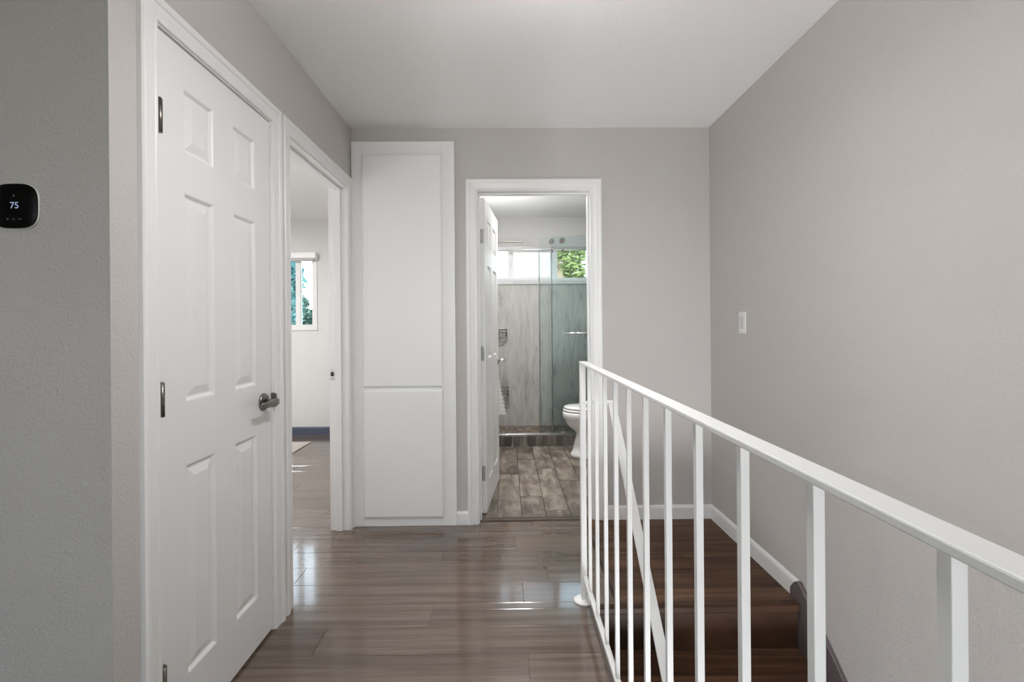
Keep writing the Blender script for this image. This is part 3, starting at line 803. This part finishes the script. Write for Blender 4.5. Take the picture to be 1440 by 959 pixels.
# ------------------------------------------------------------------ shower
b = MB(); 
for i in range(10):
    xa = XB + i*.157
    b.box(xa+.0015, min(XR, xa+.1555), 4.80, 4.93, .0, .106, a=(i*.37) % 1)
struct('trim_shower_curb', b, M['curb_tile'], 'shower curb faced with upright grey wood-look tiles', 'curb', bevel=.0015)
b = MB(); b.box(XB, XR, 4.93, YX, .0, .068)
struct('floor_shower', b, M['pebble'], 'brown pebble floor inside the shower', 'floor')
b = MB(); b.box(XB, XR, YX-.012, YX, .068, 1.695)
struct('wall_shower_back', b, M['marble'], 'grey streaked stone panel on the back of the shower below the window', 'wall panel')
b = MB(); b.box(XB, XB+.012, 4.82, YX-.012, .10, 2.05)
struct('wall_shower_left', b, M['marble'], 'grey stone panel on the left side of the shower', 'wall panel')
b = MB(); b.box(XR-.012, XR, 4.82, YX-.012, .10, 2.05)
struct('wall_shower_right', b, M['marble'], 'grey stone panel on the right side of the shower', 'wall panel')
sd = empty('shower_door', (.5, 4.86, .106), 'frameless sliding glass shower door with chrome rail and rollers', 'shower door')
b = MB(); b.box(XB+.012, XR-.012, 4.846, 4.866, 1.995, 2.022); b.build('header_rail', M['chrome'], sd, bevel=.002)
b = MB(); b.box(XB+.012, XR-.012, 4.825, 4.885, .106, .124); b.build('bottom_track', M['chrome'], sd, bevel=.004)
b = MB(); b.box(.535, .585, 4.815, 4.838, .118, .150); b.build('panel_guide', M['chrome'], sd, bevel=.004)
for k, (xa, xb, yy, rx) in enumerate(((.462, XR-.03, 4.832, (.570, 1.12)), (.340, 1.14, 4.878, (.466, 1.02)))):
    b = MB(); b.box(xa, xb, yy, yy+.008, .126, 2.135)
    g = b.build('glass_panel', M['shower_glass'], sd)
    b = MB(); b.box(xa-.010, xa+.003, yy-.003, yy+.011, .126, 2.0); tag(b.build('edge_seal', M['seal'], g), 'pale translucent edge seal')
    for x in rx:
        b = MB()
        s0 = yy-.022 if k == 0 else yy+.002
        b.cyl((x, yy-.012, 2.080), (0, 1, 0), .028, .030, 24); b.cyl((x, yy-.016, 2.080), (0, 1, 0), .012, .04, 16)
        b.build('roller', M['nickel'] if x < .6 else M['satin'], g)
        b = MB(); b.cyl((x+.005, yy-.010, 1.978), (0, 1, 0), .013, .026, 16); b.build('roller_stop', M['nickel'], g)
    if k == 0:
        b = MB(); b.tube([(.585, yy-.002, 1.14), (.585, yy-.05, 1.14)], .008, 10); b.tube([(.565, yy-.05, 1.14), (1.02, yy-.05, 1.14)], .011, 12)
        b.tube([(1.0, yy-.002, 1.14), (1.0, yy-.05, 1.14)], .008, 10)
        tag(b.build('towel_bar', M['chrome'], g), 'chrome towel bar on the outer glass panel')
# rain shower head (thin flat slab on an arm from the left wall)
sh = empty('rain_shower', (-.02, 5.2, 2.10), 'slim dark shower bar at the left end of the shower', 'shower head')
b = MB(); b.box(-.20, .185, 5.17, 5.225, 2.128, 2.139); b.build('head', M['nickel'], sh, bevel=.003)
b = MB(); b.tube([(XB+.012, 5.2, 2.1335), (-.19, 5.2, 2.1335)], .009, 10); b.build('arm', M['nickel'], sh)
# wire shelves
def wire_shelf(name, x0, x1, y0, y1, z, rows, label, dens):
    o = empty(name, ((x0+x1)/2, y1, z), label, 'shower shelf', 'wire shelves on the shower wall')
    def loop(zz): return [(x0, y0, zz), (x1, y0, zz), (x1, y1, zz), (x0, y1, zz)]
    for r in rows:
        b = MB()
        pts = []
        c = .018
        for (cx, cy, a) in ((x0+c, y0+c, PI), (x1-c, y0+c, 1.5*PI), (x1-c, y1-c, 0), (x0+c, y1-c, .5*PI)):
            for k in range(5):
                t = a + k*PI/8
                pts.append((cx + c*math.cos(t), cy + c*math.sin(t), z+r))
        b.tube(pts, .0055, 8, closed=True); b.build('rim', M['nickel'], o)
    for i in range(dens):
        x = x0+.012 + (x1-x0-.024)*i/(dens-1)
        b = MB(); b.tube([(x, y0, z+rows[-1]), (x, y0, z+rows[0]), (x, y1, z+rows[0]), (x, y1, z+rows[-1])], .0036, 6); b.build('wire', M['nickel'], o)
    return o
wire_shelf('shower_shelf', -.25, .000, YX-.13, YX-.018, 1.105, (0, .035, .075), 'chrome wire shelf higher on the shower wall', 7)
wire_shelf('shower_shelf', -.25, .012, YX-.13, YX-.018, .43, (0, .04, .085), 'chrome wire basket lower on the shower wall', 9)

# ------------------------------------------------------------------ toilet (faces left)
TCX, TCY = .52, 4.40
to = empty('toilet', (.85, TCY, .004), 'white porcelain toilet facing left beside the shower', 'toilet')
def egg(cx, rx_front, rx_back, ry, z, n=48, pw=.92):
    pts = []
    for i in range(n):
        a = 2*PI*i/n
        c, s_ = math.cos(a), math.sin(a)
        rx = rx_front if c < 0 else rx_back
        pts.append((cx + math.copysign(abs(c)**pw, c)*rx, TCY + math.copysign(abs(s_)**pw, s_)*ry, z))
    return pts
b = MB()
b.rings([egg(.86, .272, .28, .118, .004), egg(.86, .282, .29, .128, .010), egg(.86, .280, .29, .126, .045), egg(.86, .262, .29, .113, .065), egg(.86, .248, .29, .102, .12), egg(.86, .232, .29, .098, .19),
         egg(.86, .222, .29, .100, .225), egg(.845, .232, .29, .112, .250), egg(.835, .268, .29, .142, .285), egg(.825, .290, .29, .165, .325), egg(.82, .302, .29, .178, .365), egg(.82, .310, .29, .185, .368), egg(.82, .312, .29, .187, .415), egg(.82, .306, .29, .182, .428)])
b.build('bowl', M['porcelain'], to)
b = MB(); b.rings([egg(.82, .300, .22, .180, .431), egg(.82, .308, .22, .187, .436), egg(.82, .306, .22, .186, .447), egg(.82, .298, .22, .178, .452)]); b.build('seat', M['porcelain'], to)
b = MB(); b.rings([egg(.82, .292, .22, .176, .456), egg(.82, .300, .22, .183, .460), egg(.82, .297, .22, .181, .470), egg(.82, .270, .20, .158, .478), egg(.82, .15, .12, .09, .482)]); b.build('lid', M['porcelain'], to)
b = MB(); b.box(1.045, 1.235, TCY-.21, TCY+.21, .415, .76); tk = b.build('tank', M['porcelain'], to, bevel=.025, seg=4)
b = MB(); b.box(1.035, 1.245, TCY-.22, TCY+.22, .76, .795); b.build('tank_lid', M['porcelain'], to, bevel=.012, seg=3)
b = MB(); b.cyl((1.045, TCY-.15, .70), (-1, 0, 0), .012, .015, 16); b.box(1.028, 1.036, TCY-.165, TCY-.085, .692, .708); b.build('flush_lever', M['chrome'], to, bevel=.002)
for s_ in (-1, 1):
    b = MB(); b.lathe((.93, TCY+s_*.135, .004), (0, 0, 1), [(.014, 0), (.014, .012), (.008, .02), (0, .022)], 16); b.build('bolt_cap', M['porcelain'], to)

# ------------------------------------------------------------------ towel hanging on a wall ring
hk = empty('towel_ring', (XB, 3.98, .95), 'chrome towel ring on the bathroom left wall behind the door', 'towel ring')
b = MB(); b.lathe((XB, 3.98, 1.022), (1, 0, 0), [(.022, 0), (.022, .006), (.010, .012), (.008, .045), (0, .046)], 20); b.build('mount', M['chrome'], hk)
b = MB(); b.tube([(XB+.10 + .07*math.cos(2*PI*k/28), 3.98, .9525+.07*math.sin(2*PI*k/28)) for k in range(28)], .005, 8, closed=True); b.build('ring', M['chrome'], hk)
b = MB()
R = []
for i in range(40):
    t = i/39
    z = .875 - .395*t
    hw = .055 + .068*t
    cx = XB + .128 + .006*t
    amp = .010 + .010*(1-t)
    rib = .0045*math.sin(z*2*PI/.034)
    ring = []
    n = 40
    for k in range(n):
        a = 2*PI*k/n
        x = cx + (hw + rib)*math.copysign(abs(math.cos(a))**.8, math.cos(a))
        y = 3.98 + (.020 + rib + amp*.6*(1+math.sin(5*a+1.3)))*math.sin(a)
        ring.append((x, y, z))
    R.append(ring)
b.rings(R)
tw = b.build('towel', M['terry']); tag(tw, 'white ribbed terry towel hanging behind the open bathroom door', 'towel')

# ------------------------------------------------------------------ rug in the bedroom
b = MB(); b.box(-3.9, -2.082, 3.55, 5.07, 0, .009)
rg = b.build('rug', M['rug'], bevel=.003); tag(rg, 'pale woven rug lying on the bedroom floor', 'rug')

# ------------------------------------------------------------------ outdoors
b = MB(); b.box(-40, 40, -40, 60, -3.2, -2.8)
struct('ground_outside', b, M['grass'], 'lawn outside far below the windows', 'ground')
def tree(name, base, blobs, leaf, label, n, size):
    o = empty(name, base, label, 'tree')
    bx, by, bz = base
    top = max(c[2] for c, r in blobs)
    b = MB(); b.lathe(base, (0, 0, 1), [(.20, 0), (.14, .6), (.11, 2.0), (.06, top-bz-.2), (.01, top-bz)], 12)
    for c, r in blobs:
        b.tube([(bx, by, bz+(c[2]-bz)*.55), ((bx+c[0])/2, (by+c[1])/2, bz+(c[2]-bz)*.8), c], .035, 6)
    b.build('trunk', M['bark'], o)
    rnd = random.Random(len(name)*7+n)
    m = MB()
    for c, r in blobs:
        for i in range(n):
            d = Vector((rnd.gauss(0, 1), rnd.gauss(0, 1), rnd.gauss(0, 1))).normalized()
            p = Vector(c) + d*r*(rnd.random()**.45)
            u = Vector((rnd.gauss(0, 1), rnd.gauss(0, 1), rnd.gauss(0, .5))).normalized()
            w = u.orthogonal().normalized(); s_ = size*rnd.uniform(.6, 1.3)
            m.add([p-u*s_, p+w*s_*.42, p+u*s_, p-w*s_*.42], [(0,1,2,3)], False, rnd.random())
    m.build('foliage', leaf, o, recalc=False)
    return o
tree('bathroom_tree', (1.7, 9.6, -2.8), [((1.34, 9.4, 2.38), .30), ((1.42, 9.5, 2.80), .34), ((1.12, 9.6, 2.72), .22), ((1.45, 9.5, 1.95), .36), ((1.75, 9.9, 2.75), .2)], M['leaf_a'], 'yellow-green leafy tree outside the high bathroom window', 300, .075)
tree('bedroom_tree', (-4.5, 9.6, -2.8), [((-4.45, 9.5, 2.2), .44), ((-4.55, 9.5, 1.5), .5), ((-4.6, 9.6, 2.6), .30), ((-4.5, 9.5, .9), .5)], M['leaf_b'], 'blue-green tree filling the left pane of the bedroom window', 800, .085)
tree('bedroom_tree', (-4.9, 11.2, -2.8), [((-4.78, 11.2, 1.25), .42), ((-4.95, 11.2, 1.72), .3), ((-4.55, 11.3, 1.05), .36), ((-4.9, 11.2, .75), .5)], M['leaf_c'], 'dark grey-green tree low in the right pane of the bedroom window', 800, .085)
hs = empty('neighbouring_house', (1.2, 15, -2.8), 'tan stucco house behind the tree outside the bathroom window', 'house')
b = MB(); b.box(.0, 1.95, 14, 19, -2.8, 3.02); b.build('stucco_wall', M['stucco'], hs)
b = MB(); b.rings([[(x, 13.7, 3.0), (x, 16.5, 3.7), (x, 19.3, 3.0), (x, 19.3, 2.92), (x, 13.7, 2.92)] for x in (-.3, 2.15)], smooth=False); b.build('roof', M['roof'], hs)
b = MB(); frame_rect(b, .95, 1.35, 13.97, 14.02, 1.6, 2.3, .05); b.build('window', M['vinyl'], hs)

# ------------------------------------------------------------------ world, sun
w = bpy.data.worlds.new('world'); S.world = w; w.use_nodes = True
nt = w.node_tree; nt.nodes.clear()
out = N(nt, 'ShaderNodeOutputWorld'); bg = N(nt, 'ShaderNodeBackground')
tc = N(nt, 'ShaderNodeTexCoord'); sp_ = N(nt, 'ShaderNodeSeparateXYZ'); cr = N(nt, 'ShaderNodeValToRGB')
L(nt, tc.outputs['Generated'], sp_.inputs[0]); L(nt, sp_.outputs['Z'], cr.inputs[0])
e = cr.color_ramp.elements
e[0].position = 0.0; e[0].color = (.97, .985, 1.0, 1); e[1].position = .7; e[1].color = (.66, .82, 1.0, 1)
L(nt, cr.outputs[0], bg.inputs[0]); bg.inputs[1].default_value = 4.6
L(nt, bg.outputs[0], out.inputs[0])
sl_ = bpy.data.lights.new('sun', 'SUN'); sl_.energy = 2.2; sl_.angle = math.radians(1); sl_.color = (1, .95, .88)
so = bpy.data.objects.new('sun', sl_); COL.objects.link(so)
so.rotation_euler = Vector((-.75, .35, -1.0)).to_track_quat('-Z', 'Y').to_euler()

# ------------------------------------------------------------------ camera
F = 670.0
cam = bpy.data.cameras.new('camera'); co = bpy.data.objects.new('camera', cam); COL.objects.link(co)
cam.sensor_fit = 'HORIZONTAL'; cam.sensor_width = 36.0; cam.lens = 36.0*F/1440.0
cam.shift_x = 0.0; cam.shift_y = -(479.5-458.0)/1440.0
cam.clip_start = .02; cam.clip_end = 200
yaw, roll = .011, .008
Rm = Matrix.Rotation(-yaw, 4, 'Z') @ Matrix.Rotation(PI/2, 4, 'X') @ Matrix.Rotation(-roll, 4, 'Z')
co.matrix_world = Matrix.Translation((0, 0, EYE)) @ Rm
S.camera = co

S.view_settings.view_transform = 'Standard'; S.view_settings.look = 'None'
S.view_settings.exposure = 0.20; S.view_settings.gamma = 1.0; S.view_settings.use_curve_mapping = False
S.cycles.use_denoising = True
S.cycles.max_bounces = 12; S.cycles.diffuse_bounces = 7; S.cycles.transparent_max_bounces = 16
S.cycles.sample_clamp_indirect = 4.0
S.cycles.caustics_reflective = False; S.cycles.caustics_refractive = False
